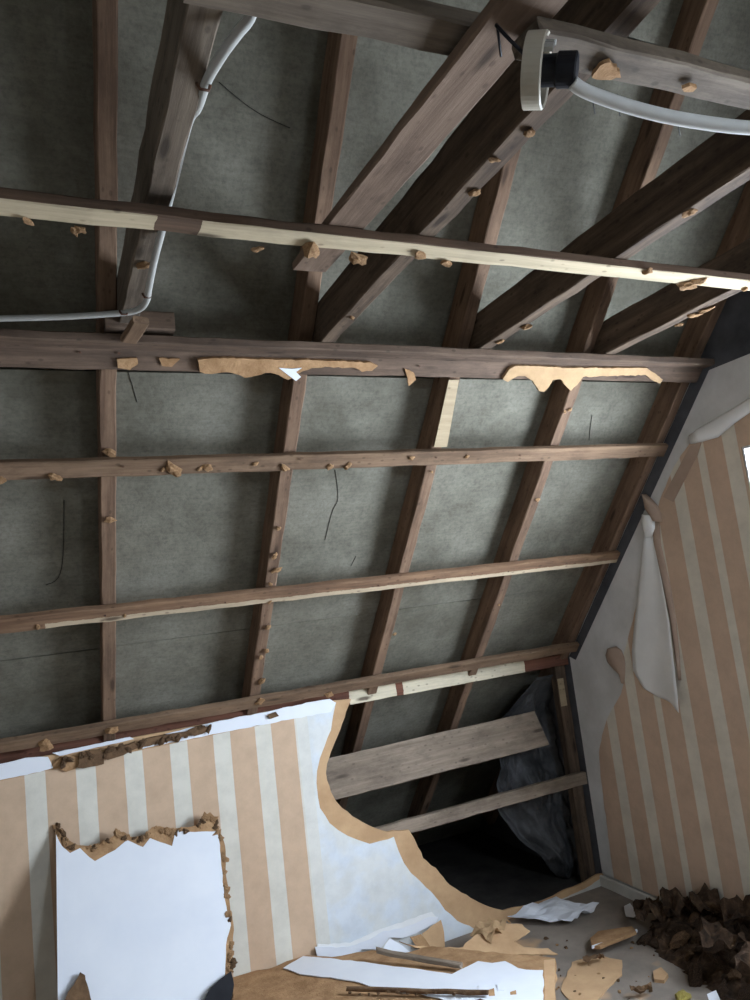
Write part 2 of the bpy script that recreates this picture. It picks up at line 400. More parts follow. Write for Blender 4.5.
cen = [-2.3, -1.49, -.94] + [x+w/2 for x, w in RAF[:5]] + [XG]
rows = [(-2.2, -.242), (-.235, .835), (.842, 1.917), (1.924, S_RIDGE)]
for i in range(len(cen)-1):
    for j, (s0, s1) in enumerate(rows):
        vs = []; a = cen[i]+.001; b = cen[i+1]-.001; nn = NPAN + (.004 if j % 2 == 0 else 0) + rg.uniform(-.001, .001)
        jt = rg.uniform(-.002, .002)
        for n_ in (nn, nn+.012):
            vs += [rp(a, s0, n_), rp(b, s0+jt, n_), rp(b, s1+jt, n_), rp(a, s1, n_)]
        obj('sheathing_board', mesh('sheathing_board', vs, [(0, 1, 2, 3), (4, 5, 6, 7), (0, 1, 5, 4), (1, 2, 6, 5), (2, 3, 7, 6), (3, 0, 4, 7)]), 'panel', ceiling)

# cracks and hairs on the boards
for path in ([(335, 470), (338, 498), (332, 512), (325, 540)], [(128, 372), (133, 388), (137, 402)], [(64, 500), (63, 555), (58, 578), (46, 585)],
             [(219, 82), (240, 100), (262, 115), (290, 128)], [(592, 415), (590, 430), (589, 440)], [(356, 556), (351, 566)]):
    tube('hairline_crack', smooth_path([RF(u, v, NPAN-.001) for u, v in path], 4), .0011, 'web', ceiling, 5)

# ------------------------------------------------------------------ gable wall with window
wall_r = struct(box('wall_right', (XG, WIN_Y1, -.1), (XG+.12, 3.01, 2.215), 'plaster'))
def gb(nm, y0, y1, z0, z1, mat='plaster', x0=XG, x1=XG+.12): return box(nm, (x0, y0, z0), (x1, y1, z1), mat, wall_r)
gb('wall_section', WIN_Y0, WIN_Y1, -.1, WIN_Z0)
gb('wall_section', WIN_Y0, WIN_Y1, WIN_Z1, 2.215)
gb('wall_section', YB-.1, WIN_Y0, -.1, 2.215)
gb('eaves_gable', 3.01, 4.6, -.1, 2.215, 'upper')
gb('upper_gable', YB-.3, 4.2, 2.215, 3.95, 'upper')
# wallpaper on the gable: torn outline traced on the wall plane
rg = random.Random(5)
edge = [(614, 878), (612, 865), (606.5, 823), (601, 780), (599, 752), (602, 735), (607, 719), (614, 706), (621, 694), (624.5, 680), (621, 667),
        (624, 652), (633, 620), (643, 575), (649, 540), (654, 516), (658, 508), (662, 494), (671, 473), (681, 455), (690, 443), (702, 440), (716, 434), (728, 427)]
pp = [G(u, v, XG-.0035) for u, v in edge]
pp = rag(pp, .03, .0025, rg, False) + [Vector((XG-.0035, WIN_Y1+.004, 2.02)), Vector((XG-.0035, WIN_Y1+.004, .045))]
gp = slab('wallpaper', pp, X_, .003, 'gable_paper', wall_r)
for y0, y1, z0, z1 in ((YB, WIN_Y1+.004, .05, WIN_Z0-.032), (YB, WIN_Y1+.004, WIN_Z1+.004, 2.03), (YB, WIN_Y0-.004, WIN_Z0-.03, WIN_Z1+.004)):
    box('wallpaper', (XG-.0035, y0, z0), (XG-.0005, y1, z1), 'gable_paper', wall_r)
# plain border strip along the slope
pts = [G(u, v, XG-.006) for u, v in ((663, 497), (690, 446), (702, 440), (697, 456), (673, 502))]
slab('border_strip', pts, X_, .0025, 'border', wall_r)
# hanging flap of torn paper showing its white back
def flap(name, rowsL, rowsR, lift, mat, nseg=10):
    vs = []; fs = []; n = len(rowsL)
    for i in range(n):
        a, b = G(*rowsL[i]), G(*rowsR[i])
        for k in range(nseg+1):
            t = k/nseg; h = lift(i/(n-1), t)
            vs.append(a.lerp(b, t) + (CAM-a).normalized()*0 + Vector((-h, 0, 0)))
        if i:
            for k in range(nseg):
                q = nseg+1; fs.append(((i-1)*q+k, (i-1)*q+k+1, i*q+k+1, i*q+k))
    me = mesh(name, vs, fs, True); o = obj(name, me, mat, wall_r)
    md = o.modifiers.new('thick', 'SOLIDIFY'); md.thickness = .0012; return o
flap('torn_paper_flap', [(646, 525), (645, 540), (641, 580), (637, 620), (634, 650), (635, 670), (645, 688), (660, 697)],
     [(654, 520), (654, 540), (665, 583), (674, 622), (679, 650), (684, 678), (688, 700), (690, 710)],
     lambda s, t: .006 + .05*s*t**1.5 + .008*math.sin(5*t+3*s), 'paper')
flap('curled_paper', [(608, 649), (606, 655), (608, 662), (613, 668), (619, 674), (622, 682)], [(617, 646), (622, 650), (625, 657), (626, 664), (626, 672), (625, 684)],
     lambda s, t: .004 + .022*math.sin(math.pi*min(1, t*1.1))*(1-.6*s), 'border', 8)
flap('curled_paper', [(644, 494), (644, 501), (645, 508), (649, 514), (653, 520)], [(647, 494), (654, 500), (659, 506), (662, 513), (663, 522)],
     lambda s, t: .004 + .02*math.sin(math.pi*t), 'border', 8)
flap('curled_paper', [(644, 514), (643, 521), (645, 529), (648, 536)], [(654, 515), (657, 521), (657, 528), (654, 537)],
     lambda s, t: .012 + .016*math.sin(math.pi*t), 'paper', 8)
flap('curled_paper', [(653, 524), (654, 545), (663, 583), (671, 622), (675, 652), (679, 680)], [(660, 520), (662, 545), (671, 585), (677, 622), (680, 652), (682, 680)],
     lambda s, t: .003 + .008*math.sin(math.pi*t), 'border', 6)  # tan curl that also paints in the shading along the flap
flap('torn_paper_strip', [(690, 436), (700, 428), (715, 420), (732, 410), (750, 399), (765, 391)], [(692, 444), (703, 442), (720, 437), (735, 424), (751, 413), (767, 402)],
     lambda s, t: .008 + .014*abs(math.sin(9*s))*math.sin(math.pi*t), 'paper', 6)
struct(timber('baseboard_right', Vector((XG-.018, 2.99, 0)), Vector((XG-.018, YB, 0)), Z_, .05, .016, 'skirt'))
# window
XF = XG+.085
win = struct(box('window_1', (XF, WIN_Y0, WIN_Z0), (XF+.04, WIN_Y0+.04, WIN_Z1), 'frame'))
for a, b in (((XF, WIN_Y1-.04, WIN_Z0), (XF+.04, WIN_Y1, WIN_Z1)), ((XF, WIN_Y0+.04, WIN_Z0), (XF+.04, WIN_Y1-.04, WIN_Z0+.04)), ((XF, WIN_Y0+.04, WIN_Z1-.04), (XF+.04, WIN_Y1-.04, WIN_Z1)),
             ((XF, 1.27, WIN_Z0+.04), (XF+.04, 1.31, WIN_Z1-.04))):
    box('window_frame', a, b, 'frame', win)
for y0, y1 in ((WIN_Y0+.04, 1.27), (1.31, WIN_Y1-.04)): box('window_pane', (XF+.018, y0, WIN_Z0+.04), (XF+.022, y1, WIN_Z1-.04), 'glass', win)
box('window_sill', (XG-.05, WIN_Y0-.03, WIN_Z0-.03), (XF, WIN_Y1+.03, WIN_Z0), 'frame', win)
box('window_reveal', (XG-.003, WIN_Y1-.006, WIN_Z0), (XF, WIN_Y1, WIN_Z1), 'frame', win)
box('window_reveal', (XG-.003, WIN_Y0, WIN_Z0), (XF, WIN_Y0+.006, WIN_Z1), 'frame', win)
box('window_reveal', (XG-.003, WIN_Y0+.006, WIN_Z1-.006), (XF, WIN_Y1-.006, WIN_Z1), 'frame', win)
# dark unplastered edge where the slope meets the gable
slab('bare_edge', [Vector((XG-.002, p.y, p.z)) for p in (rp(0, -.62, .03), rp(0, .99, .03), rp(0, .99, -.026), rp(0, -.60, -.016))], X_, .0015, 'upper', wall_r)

# ------------------------------------------------------------------ knee wall (torn fibreboard sheet with wallpaper skin)
rg = random.Random(9)
hole = [(351, 699), (346, 712), (342, 724), (335, 742), (331, 752), (327, 764), (326, 773), (331, 792), (336, 801), (342, 808), (352, 816), (359, 820), (370, 826), (388, 832), (409, 830), (414, 838),
        (418, 847), (423, 858), (436, 868), (450, 885), (462, 893), (480, 903), (492, 908), (504, 911), (522, 907), (540, 903), (560, 893), (582, 884), (607, 871)]
hp = [K(u, v) for u, v in hole]
core = rag(hp, .025, .004, rg, False)
core[-1].x = min(core[-1].x, XG-.004)
top_l = [(-60, 777), (0, 765), (60, 753), (130, 738), (200, 725), (260, 713), (310, 703)]
outl = [Vector((XG-.004, YK, .0)), Vector((XL, YK, 0)), Vector((XL, YK, K(0, 765).z))] + [K(u, v) for u, v in top_l] + core
wall_f = slab('wall_front', outl, Y_, .013, 'torn'); struct(wall_f)
# paper / painted skin left on the sheet, two pieces
skin = [(336, 702), (333, 716), (331, 730), (325, 745), (320, 758), (317, 771), (316.5, 783), (318, 797), (320, 808), (329.5, 823), (338, 830), (348, 836), (358, 840), (370, 844), (381, 841), (394, 837),
        (398.6, 851), (404, 863), (411, 873), (421, 882), (431, 891.5), (439, 901), (445, 910), (457.5, 921), (470, 926), (482, 935)]
sk = [K(u, v, YK-.0035) for u, v in skin]
sk = rag(sk, .03, .003, rg, False)
o2 = [Vector((1.70, YK-.0035, .0)), Vector((XL, YK-.0035, 0)), Vector((XL, YK-.0035, 1.015))] + [K(u, v, YK-.0035) for u, v in ((0, 781), (77, 764), (130, 752.5), (190, 740), (240, 729.5), (292, 718.5), (305, 709))] + sk
slab('wallpaper', o2, Y_, .003, 'knee_paper', wall_f)
s2 = [K(u, v, YK-.003) for u, v in ((513, 922), (530, 914), (560, 900), (585, 889), (606, 876))]
s2[-1].x = min(s2[-1].x, XG-.005)
slab('paper_remnant', rag(s2, .02, .002, rg, False) + [Vector((XG-.005, YK-.003, 0)), Vector((1.83, YK-.003, 0))], Y_, .0025, 'skirt', wall_f)
# white painted cover strip above the wallpaper, torn open in the middle
def kpoly(nm, px, y, t, mat, amp=.002):
    return slab(nm, rag([K(u, v, y) for u, v in px], .02, amp, rg), Y_, t, mat, wall_f)
kpoly('paint_strip', [(-60, 775), (0, 764), (25, 758), (48, 757), (53, 768), (40, 772), (0, 780), (-60, 792)], YK-.009, .006, 'white')
kpoly('paint_strip', [(52, 753), (130, 737), (134, 739), (60, 756)], YK-.009, .006, 'white', .001)
kpoly('paint_strip', [(142, 749), (150, 739), (185, 729), (215, 722), (260, 713), (311, 702), (330, 699), (336, 703), (331, 712), (292, 719), (240, 729), (190, 739)], YK-.010, .006, 'white')
kpoly('torn_edge', [(52, 766), (60, 757), (78, 757), (80, 766), (66, 772)], YK-.012, .009, 'fibre')
for px in ([(78, 768), (80, 753), (100, 750), (104, 755), (104, 764), (90, 767)], [(102, 758), (106, 749), (122, 746), (135, 742), (138, 748), (124, 755), (108, 760)],
           [(134, 749), (140, 741), (160, 736), (190, 731), (192, 735), (170, 741), (150, 746)], [(185, 733), (196, 727), (212, 726), (208, 731), (195, 736)], [(268, 715), (276, 712), (279, 716), (270, 719)]):
    kpoly('torn_edge', px, YK-.022, .02, 'fibre_dark', .004)
for i in range(26):
    t = rg.random(); scrap(K(60+t*150, 763-t*34+rg.uniform(-4, 3), YK-.022), rg.uniform(.014, .034), wall_f, 'torn_edge_crumb', SCRD, rg, -Y_)
# torn white lower hem of the skin, folded forward
kpoly('torn_paper_hem', [(315, 947), (347, 947), (366, 941), (384, 931), (403, 928), (429, 917), (438, 917), (436, 923), (420, 931), (407, 937), (389, 938), (380, 949), (362, 949), (343, 961), (318, 959)], YK-.020, .0015, 'white', .003)
kpoly('torn_paper_hem', [(318, 944), (350, 943), (384, 928), (432, 912), (438, 919), (404, 931), (384, 936), (347, 950), (316, 952)], YK-.012, .0015, 'paper', .003)

# ------------------------------------------------------------------ rafters
RL = ['dark rafter just beyond the left edge of the view',
      'slim brown rafter farthest left, beside the joist with the conduit elbow', 'brown rafter second from left, dotted with tan fibreboard crumbs',
      'brown rafter third from left, pale edge near the plate', 'red-brown rafter fourth from left, above the torn wall hole', 'dark rafter tight against the striped gable wall']
rafters = []
for (x, w), lb in zip(RAF, RL):
    o = timber('rafter', rp(x, -2.0, NB+.002), rp(x, S_RIDGE-.02, NB+.002), -X_, w, NPAN-NB-.004, 'rafter')
    # frame: side=-X then normal = UP x -X ; move so section covers x..x+w and n from NB outward
    nn = UP.cross(-X_)
    o.matrix_basis = Matrix.Translation(X_*w) @ o.matrix_basis
    if nn.dot(NR) < 0: o.matrix_basis = Matrix.Translation(NR*(NPAN-NB)) @ o.matrix_basis
    tag(o, lb, 'rafter', 'roof rafters'); rafters.append(o)
k_ = 190/750
rg = random.Random(21)
def put(parent, pts, n_, size, normal=-NR):
    for u, v in pts: scrap(RF(u, v, n_), size*rg.uniform(.7, 1.3), parent, rg=rg, normal=normal)
put(rafters[2], [(190+a*k_, 460+b*k_) for a, b in ((350, 270), (335, 378), (345, 435), (318, 492), (310, 660), (303, 755), (280, 780), (283, 875))], NB-.003, .024)
put(rafters[3], [(395, 634), (404, 580), (432, 472)], NB-.002, .015)
put(rafters[4], [(538, 500), (570, 410), (565, 412), (499, 605)], NB-.002, .017)
put(rafters[1], [(110, 453), (110, 520)], NB-.002, .022)
# pale fresh strip on the third rafter just under the plate
slab('pale_strip', [RF(u, v, NB-.0025) for u, v in ((449, 380), (459, 380), (447, 447), (434, 447))], NR, .004, 'palewood', rafters[3])

# ------------------------------------------------------------------ battens on the slope
def slope_batten(name, s0, s1, mat, lb, x0=XL, x1=XG-.004, n0=0.0, t=NB):
    # local X = world X; local Y runs up the slope; thickness goes out to the rafters
    o = timber(name, rp(x0, s0, n0), rp(x1, s0, n0), UP, s1-s0, t, mat, x0=x0)
    if X_.cross(UP).dot(NR) < 0: o.matrix_basis = Matrix.Translation(NR*t) @ o.matrix_basis
    return tag(o, lb, 'batten', 'battens nailed across the rafters')
bA = slope_batten('batten', .557, .613, 'batten', 'upper brown batten across the sloping rafters, just below the plate')
bB = slope_batten('batten', -.004, .055, 'batten_b', 'middle batten across the rafters with a pale lower edge')
bC = slope_batten('batten', -.56, -.507, 'batten', 'lowest brown batten running along the top of the torn knee wall')
put(bA, [(173, 469), (163, 470), (208, 468), (255, 464), (285, 468), (348, 466), (412, 458), (55, 477), (200, 469), (467, 457), (330, 467), (0, 481)], -.004, .024)
scrap(RF(173, 469, -.006), .045, bA, rg=rg, normal=-NR)
put(bB, [(38, 627), (125, 616), (270, 602)], -.002, .014)
put(bC, [(45, 746), (112, 730), (260, 702)], -.004, .045)
def nails(parent, pts, plane_n):
    me = bpy.data.meshes.get('nail_shape')
    if not me:
        me = lathe_me('nail_shape', [(0, 0.0001), (0, .0035), (.0015, .0035), (.0015, .0015), (.02, .0012), (.021, .0001)], 8); me.materials.append(M['rust'])
    for q in pts: obj('nail', me, None, parent, frame(q+plane_n*.004, -plane_n, Z_ if abs(plane_n.z) < .9 else X_))
nails(bA, [RF(u, v, 0) for u, v in ((123, 466), (300, 459), (436, 457), (520, 455), (640, 451))], -NR)
nails(bB, [RF(u, v, 0) for u, v in ((105, 615), (225, 602), (378, 585), (472, 573), (508, 571), (541, 565))], -NR)

# plate at the foot of the ceiling joists
plate = slope_batten('wall_plate', .893, .958, 'plate', 'dusty brown plate board under the joist ends, along the ceiling line')
plate['category'] = 'plate'; del plate['group']
strip = timber('ceiling_batten', Vector((XL, 1.868, ZJ-NB)), Vector((XG-.004, 1.868, ZJ-NB)), Y_, .058, NB, 'plate', x0=XL)
tag(strip, 'grey-brown ceiling batten lying hard against the plate board', 'batten', 'ceiling battens')
for px, nm in (([(117, 359), (137, 358), (138, 364), (130, 370), (118, 368)], 'fibreboard_scrap'), ([(159, 358), (180, 359), (172, 367), (162, 366)], 'fibreboard_scrap'), ([(405, 369), (414, 373), (416, 380), (409, 386)], 'fibreboard_scrap')):
    slab(nm, rag([RF(u, v, -.006) for u, v in px], .008, .002, rg), NR, .006, 'fibre', plate)
nails(plate, [RF(u, v, -.001) for u, v in ((80, 352), (119, 353), (264, 358), (335, 360), (419, 366), (560, 372))], -NR)

st1 = [(198, 360), (215, 358), (255, 359), (300, 360), (340, 361), (372, 363), (378, 366), (372, 371), (362, 372), (355, 368), (330, 367), (312, 368), (303, 371), (295, 377), (288, 380), (275, 374), (265, 373), (255, 376), (245, 378), (235, 374), (225, 372), (212, 374), (200, 372)]
o = slab('torn_fibreboard_strip', rag([RF(u, v, -.013) for u, v in st1], .012, .002, rg), NR, .0125, 'fibre')
tag(o, 'long torn tan fibreboard strip on the plate with a white paper tip', 'board scrap', 'torn strips left on the plate')
slab('paper_tip', rag([RF(u, v, -.0155) for u, v in ((279, 368), (291, 369), (302, 368), (296, 372), (301, 377), (296, 381), (288, 375))], .02, .001, rg), NR, .002, 'white', o)
st2 = [(515, 366), (540, 366), (568, 368), (610, 368), (647, 368), (656, 374), (663, 379.6), (660, 384), (652, 380), (646, 375), (610, 376), (583, 377), (577, 385), (571, 391), (566, 386), (560, 379), (553, 380), (549, 387), (544, 392), (539, 391), (533, 381), (525, 376), (518, 376), (508, 382), (503, 379), (509, 370)]
o = slab('torn_fibreboard_strip', rag([RF(u, v, -.013) for u, v in st2], .012, .002, rg), NR, .0125, 'torn')
o.data.materials[0] = M['torn_pale']; tag(o, 'pale tan torn fibreboard strip with drooping tongues at the gable end of the plate', 'board scrap', 'torn strips left on the plate')

# ------------------------------------------------------------------ ceiling joists
def joist(x, lb, mat='joist', w=.046, z0=ZJ, h=.115, y1=1.93, y0=-.25):
    o = timber('ceiling_joist', Vector((x, y1, z0)), Vector((x, y0, z0)), X_, w, h, mat)   # axis -Y, side X -> normal +Z
    if (-Y_).cross(X_).z < 0: o.matrix_basis = Matrix.Translation(Z_*h) @ o.matrix_basis
    return tag(o, lb, 'joist', 'ceiling joists')
j1 = joist(.199, 'grey-brown ceiling joist farthest left, with the white conduit clipped along it', 'joist_grey', z0=2.275)
j2 = joist(.752, 'dark ceiling joist second from left, close beside the loose pale plank')
j3 = joist(1.299, 'dark brown ceiling joist third from left, passing above the white cable')
j4 = joist(1.826, 'dark ceiling joist nearest the gable wall, with tan crumbs on its edge')
def putz(parent, pts, z, size):
    for u, v in pts: scrap(Z(u, v, z), size*rg.uniform(.75, 1.25), parent, rg=rg, normal=-Z_)
putz(j2, [(475, 193), (495, 160), (530, 133), (352, 318)], ZJ-.004, .022)
putz(j3, [(527, 327), (690, 213), (500, 342)], ZJ-.004, .026)
putz(j4, [(679, 325), (695, 315), (706, 310)], ZJ-.004, .026)
putz(j1, [(143, 266)], 2.27, .025)
# blocking at the foot of the first joist
timber('block', Vector((.165, 1.86, 2.262)), Vector((.34, 1.86, 2.262)), Y_, .05, .05, 'plate', j1)
o = timber('foot_block', Z(121, 342, 2.22), Z(133, 322, 2.235), X_, .04, .02, 'batten', j1)

# ceiling battens under the joists
cb = timber('ceiling_batten', Vector((XL, 1.247, ZJ-NB)), Vector((XG-.004, 1.247, ZJ-NB)), Y_, .054, NB, 'batten_c', x0=XL)
tag(cb, 'pale cream ceiling batten spanning the whole view under the joists', 'batten', 'ceiling battens')
putz(cb, [(28, 222), (80, 230), (75, 231), (258, 249), (420, 256), (447, 264), (648, 272), (745, 289)], ZJ-NB-.004, .026)
putz(cb, [(312, 251), (357, 259), (688, 286), (698, 282)], ZJ-NB-.006, .042)
lb_ = timber('ceiling_batten', Z(183, 5, 2.238), Z(472, 62, 2.238), -Y_, .06, .024, 'joist_grey')
tag(lb_, 'worn grey ceiling batten across the top left, stopping behind the pale plank', 'batten', 'ceiling battens')
a = Z(515, 60, 2.174); b = Z(750, 111.5, 2.222); b = a + (b-a)*((XG-.012-a.x)/(b.x-a.x))
c = Z(517, 25, 2.174)
rb = timber('ceiling_batten', a, b, c-a, .052, .024, 'joist_grey', ragged=(.01, 0))
tag(rb, 'worn grey ceiling batten at top right, above the white cable', 'batten', 'ceiling battens')
for o in (lb_, rb):
    nz = o.matrix_basis.to_3x3() @ Z_
    if nz.z < 0: o.matrix_basis = Matrix.Translation(-nz*.024) @ o.matrix_basis
slab('fibreboard_scrap', rag([Z(u, v, 2.178) for u, v in ((592, 78), (600, 66), (610, 62), (620, 72), (621, 78), (606, 80))], .006, .002, rg), Z_, .006, 'fibre', rb)
slab('fibreboard_scrap', rag([Z(u, v, 2.196) for u, v in ((682, 89), (690, 86), (697, 88), (693, 92), (684, 92))], .006, .001, rg), Z_, .006, 'fibre', rb)

# loose pale plank: over the cream batten, under the grey one
A = Z(293, 270, 2.268); B = Z(483, 24, 2.205); Cc = Z(330, 271, 2.268)
Bfar = A + (B-A)*1.75
plank = timber('loose_plank', A, Bfar, Cc-A, .084, .02, 'plank', wob=.001)
nz = plank.matrix_basis.to_3x3() @ Z_
if nz.z < 0: plank.matrix_basis = Matrix.Translation(-nz*.02) @ plank.matrix_basis
tag(plank, 'loose pale pinkish plank slanting up beside the second joist', 'plank')

# ------------------------------------------------------------------ conduits and round box
cz = [Z(-40, 320, 2.232), Z(0, 318.5, 2.232), Z(60, 317, 2.234), Z(110, 314, 2.236), Z(130, 312, 2.238), Z(141, 308, 2.24), Z(147, 300, 2.243), Z(149, 288, 2.246), Z(154, 262, 2.254), Z(160, 238, 2.262), Vector((.260, 1.30, 2.338)), Vector((.260, 1.14, 2.345)),
      Z(198, 107, 2.294), Z(207, 81, 2.272), Z(222, 55, 2.25), Z(238, 33, 2.262), Z(250, 18, 2.275), Z(258, -5, 2.29)]
o = thing('electrical_conduit', cz[1], 'thin white conduit with a right-angle bend running along the left joist', 'conduit')
tube('pipe', smooth_path(cz, 5), .0075, 'conduit', o)
for u, v, z in ((124, 312, 2.236), (147, 295, 2.244), (204, 86, 2.259)):
    q = Z(u, v, z); tube('clip', [q+Vector((-.010, .002, .004)), q+Vector((-.006, 0, -.006)), q+Vector((.006, 0, -.006)), q+Vector((.010, .002, .004))], .0025, 'rust', o, 6)

bc = Z(536, 71, 2.145)
ax = (rt*.93 - fw*.30 + dn*.14).normalized()
bm_ = frame(bc, ax, Z_)
jb = thing('junction_box', bc, 'round cream junction box with a black gland under the top right batten', 'junction box')
obj('ring', lathe_me('ring', [(-.012, .045), (.011, .045), (.013, .043), (.011, .040), (-.008, .040), (-.008, .001), (-.012, .001), (-.012, .045)], 40), 'cream', jb, bm_)
obj('gland', lathe_me('gland', [(-.008, .001), (-.008, .019), (.026, .019), (.028, .0215), (.050, .021), (.052, .018), (.054, .001)], 24), 'black', jb, bm_ @ Matrix.Translation((0, .0, 0)))
for k in range(3):
    g = .5+.35*k
    obj('terminal', box_me('terminal', (-.007, -.003, -.005), (.022, .003, .005)), 'conduit', jb, bm_ @ Matrix.Rotation(g, 4, 'X') @ Matrix.Translation((0, .031, 0)))
tube('wire', smooth_path([Z(496, 25, 2.19), Z(508, 38, 2.165), Z(520, 50, 2.15), Z(532, 62, 2.145)], 5), .0025, 'black', jb, 6)
tube('wire', smooth_path([Z(497, 25, 2.19), Z(499, 40, 2.185), Z(501, 56, 2.185)], 5), .0018, 'black', jb, 6)
e0 = bc + ax*.050
dg = (e0-CAM).dot(fw)
def DP(u, v, d): return CAM + ray(u, v)*d
cab = [DP(573, 83, dg-.004), DP(583, 90, dg), DP(600, 97, dg+.004), DP(630, 107, dg+.008), DP(665, 116, dg+.012), DP(705, 123, dg+.016), DP(752, 128, dg+.02), DP(820, 129, dg+.03), DP(900, 122, dg+.05), Vector((1.7, .50, 2.20)), Vector((2.362, .46, 2.235))]
o = tube('electrical_cable', smooth_path(cab, 6), .0085, 'cable')
tag(o, 'thick white cable curving right from the black gland of the round box', 'cable')
for u, v in ((617, 100), (592, 98), (677, 120)):
    tube('cobweb', [Z(u, v-6, 2.168), Z(u+1, v+4, 2.164), Z(u+3, v+16, 2.16)], .001, 'web', o, 5)

# ------------------------------------------------------------------ behind the torn knee wall
rail = timber('top_rail', Vector((XL, YK+.0145, 1.048)), Vector((XG-.004, YK+.0145, 1.048)), Z_, .058, .045, 'red', x0=XL)
if (X_.cross(Z_)).y < 0: rail.matrix_basis = Matrix.Translation(Y_*.058) @ rail.matrix_basis
tag(rail, 'red-brown top rail of the knee wall with a cream fresh face above the hole', 'rail')
scrap(RF(329, 695, -.006), .036, bC, rg=rg, normal=-NR)
yb = YK+.045
a0, a1 = K(327, 763, yb), K(336, 801, yb)
eb = timber('eaves_board', Vector((.80, yb, K(336, 801, yb).z)), Vector((2.20, yb+.03, K(336, 801, yb).z+.01)), Vector((0, .35, 1)), a0.z-a1.z+.01, .024, 'eaves', ragged=(0, .03))
tag(eb, 'wide grey-brown board seen through the torn hole, upper of two', 'board')
yr = YK+.02
rl = timber('wall_rail', Vector((1.00, yr, K(414, 833, yr).z)), Vector((XG-.004, yr, K(594, 782, yr).z)), Z_, .058, .03, 'eaves')
rl.matrix_basis = Matrix.Translation(Y_*.03) @ rl.matrix_basis
tag(rl, 'narrow grey-brown rail crossing the torn hole, lower of two', 'rail')
sx = 2.300
sd = timber('wall_stud', Vector((sx, YK+.056, 0)), Vector((sx, YK+.056, 1.045)), X_, .064, .045, 'joist')
tag(sd, 'dark upright stud in the corner behind the torn hole', 'stud')
pz = K(573, 704, YK+.055); pt = K(573, 676, YK+.055)
box('pale_patch', (2.304, YK+.0525, pz.z), (2.340, YK+.056, min(pt.z, 1.04)), 'palewood', sd)
# crumpled sheeting stuffed in the eaves
def crumple(name, c, r, seed, mat):
    bm = bmesh.new(); bmesh.ops.create_icosphere(bm, subdivisions=5, radius=1)
    for v in bm.verts:
        q = v.co.copy(); h = 1 + .28*noise.noise(q*1.6+Vector((seed, 0, 0)))
        h += .16*abs(noise.noise(q*3.7+Vector((0, seed, 0)))) + .07*abs(noise.noise(q*9)); v.co = Vector((q.x*r[0]*h, q.y*r[1]*h, q.z*r[2]*h)) + c
        v.co.z = max(v.co.z, -.018)
        lim = (v.co-P0).dot(NR)
        if lim > .115: v.co -= NR*(lim-.115)
        v.co.x = min(v.co.x, XG-.005); v.co.y = max(v.co.y, YK+.062)
    me = bpy.data.meshes.new(name); bm.to_mesh(me); bm.free()
    for p in me.polygons: p.use_smooth = True
    return obj(name, me, mat)
def drape(name, y0, seed, mat, lb, n=60):
    prof = [(0, 2.26), (.12, 2.14), (.28, 2.02), (.45, 1.95), (.62, 1.97), (.8, 2.08), (.95, 2.16), (1.03, 2.20)]   # left edge by height
    vs = []; fs = []
    for j in range(n+1):
        z = -.015 + 1.02*j/n; k = max(q for q in range(len(prof)-1) if prof[q][0] <= max(z, 0))
        t = (z-prof[k][0])/(prof[k+1][0]-prof[k][0]); x0 = prof[k][1]+(prof[k+1][1]-prof[k][1])*t + .03*noise.noise(Vector((z*11, seed, 0)))
        for i in range(n+1):
            a = i/n; x = x0+(XG-.008-x0)*a
            q = Vector((x*5+seed, z*4.0, seed))
            f = .11*noise.noise(q) + .07*abs(noise.noise(q*1.9+Vector((z*3, 0, 0)))) + .035*abs(noise.noise(q*4.5)) + .012*abs(noise.noise(q*11))
            p = Vector((x, max(y0+f+.10*max(0, .3-a), YK+.105), z))
            lim = (p-P0).dot(NR)
            if lim > NB-.004: p -= Y_*((lim-NB+.004)/NR.y)
            vs.append(p)
    for i in range(n):
        for j in range(n): fs.append((i*(n+1)+j, i*(n+1)+j+1, (i+1)*(n+1)+j+1, (i+1)*(n+1)+j))
    o = obj(name, mesh(name, vs, fs, True), mat); o.modifiers.new('thick', 'SOLIDIFY').thickness = .002
    return tag(o, lb, 'sheeting')
drape('plastic_sheeting', 3.17, 2.2, 'bag', 'crumpled grey plastic sheeting hanging in the dark eaves hole beside the stud')

# ------------------------------------------------------------------ leaning white board
rg = random.Random(31)
LN = Vector((0, -.80, .42)).normalized()     # normal faces the room
LP = Vector((0, 2.972, .80))
def LB(u, v, off=0): return onp(u, v, LP + LN*off, LN)
bo = [(55, 826), (58, 823), (66, 838), (78, 845), (95, 846), (110, 838), (120, 831), (130, 837), (145, 835), (152, 827), (160, 826), (170, 829), (177, 828), (200, 826), (203, 817), (210, 812), (217, 819), (219, 830), (225, 845), (226, 875), (230, 905), (234, 930), (233, 945), (232, 965), (231, 1000), (229, 1050)]
sk = [(56, 834), (62, 846), (70, 853), (80, 848), (95, 861), (115, 850), (127, 840), (143, 847), (150, 838), (160, 842), (172, 846), (175, 830), (195, 832), (217, 831), (220, 845), (222, 870), (225, 900), (231, 925), (226, 945), (225, 975), (222, 1000), (221, 1040)]
def board_pts(px, off, zf):
    pts = rag([LB(u, v, off) for u, v in px], .02, .0025, rg, False)
    a, b = pts[-1], pts[0]
    def down(p): t = (p.z-zf)/(LP.z*1.0); return p + Vector((0, -LN.z/-LN.y*(p.z-zf)*1.0, 0)) + Vector((0, 0, zf-p.z))
    a2 = onp(228, 1120, LP+LN*off, LN); b2 = onp(58, 1120, LP+LN*off, LN)
    for q in (a2, b2):
        # slide along the board down to the floor
        dirn = Vector((0, -LN.z, LN.y)); dirn = dirn if dirn.z < 0 else -dirn
        q += dirn*((q.z-zf)/-dirn.z)
    return pts + [a2, b2]
lead = slab('leaning_board', board_pts(bo, 0, .003), -LN, .012, 'fibre')
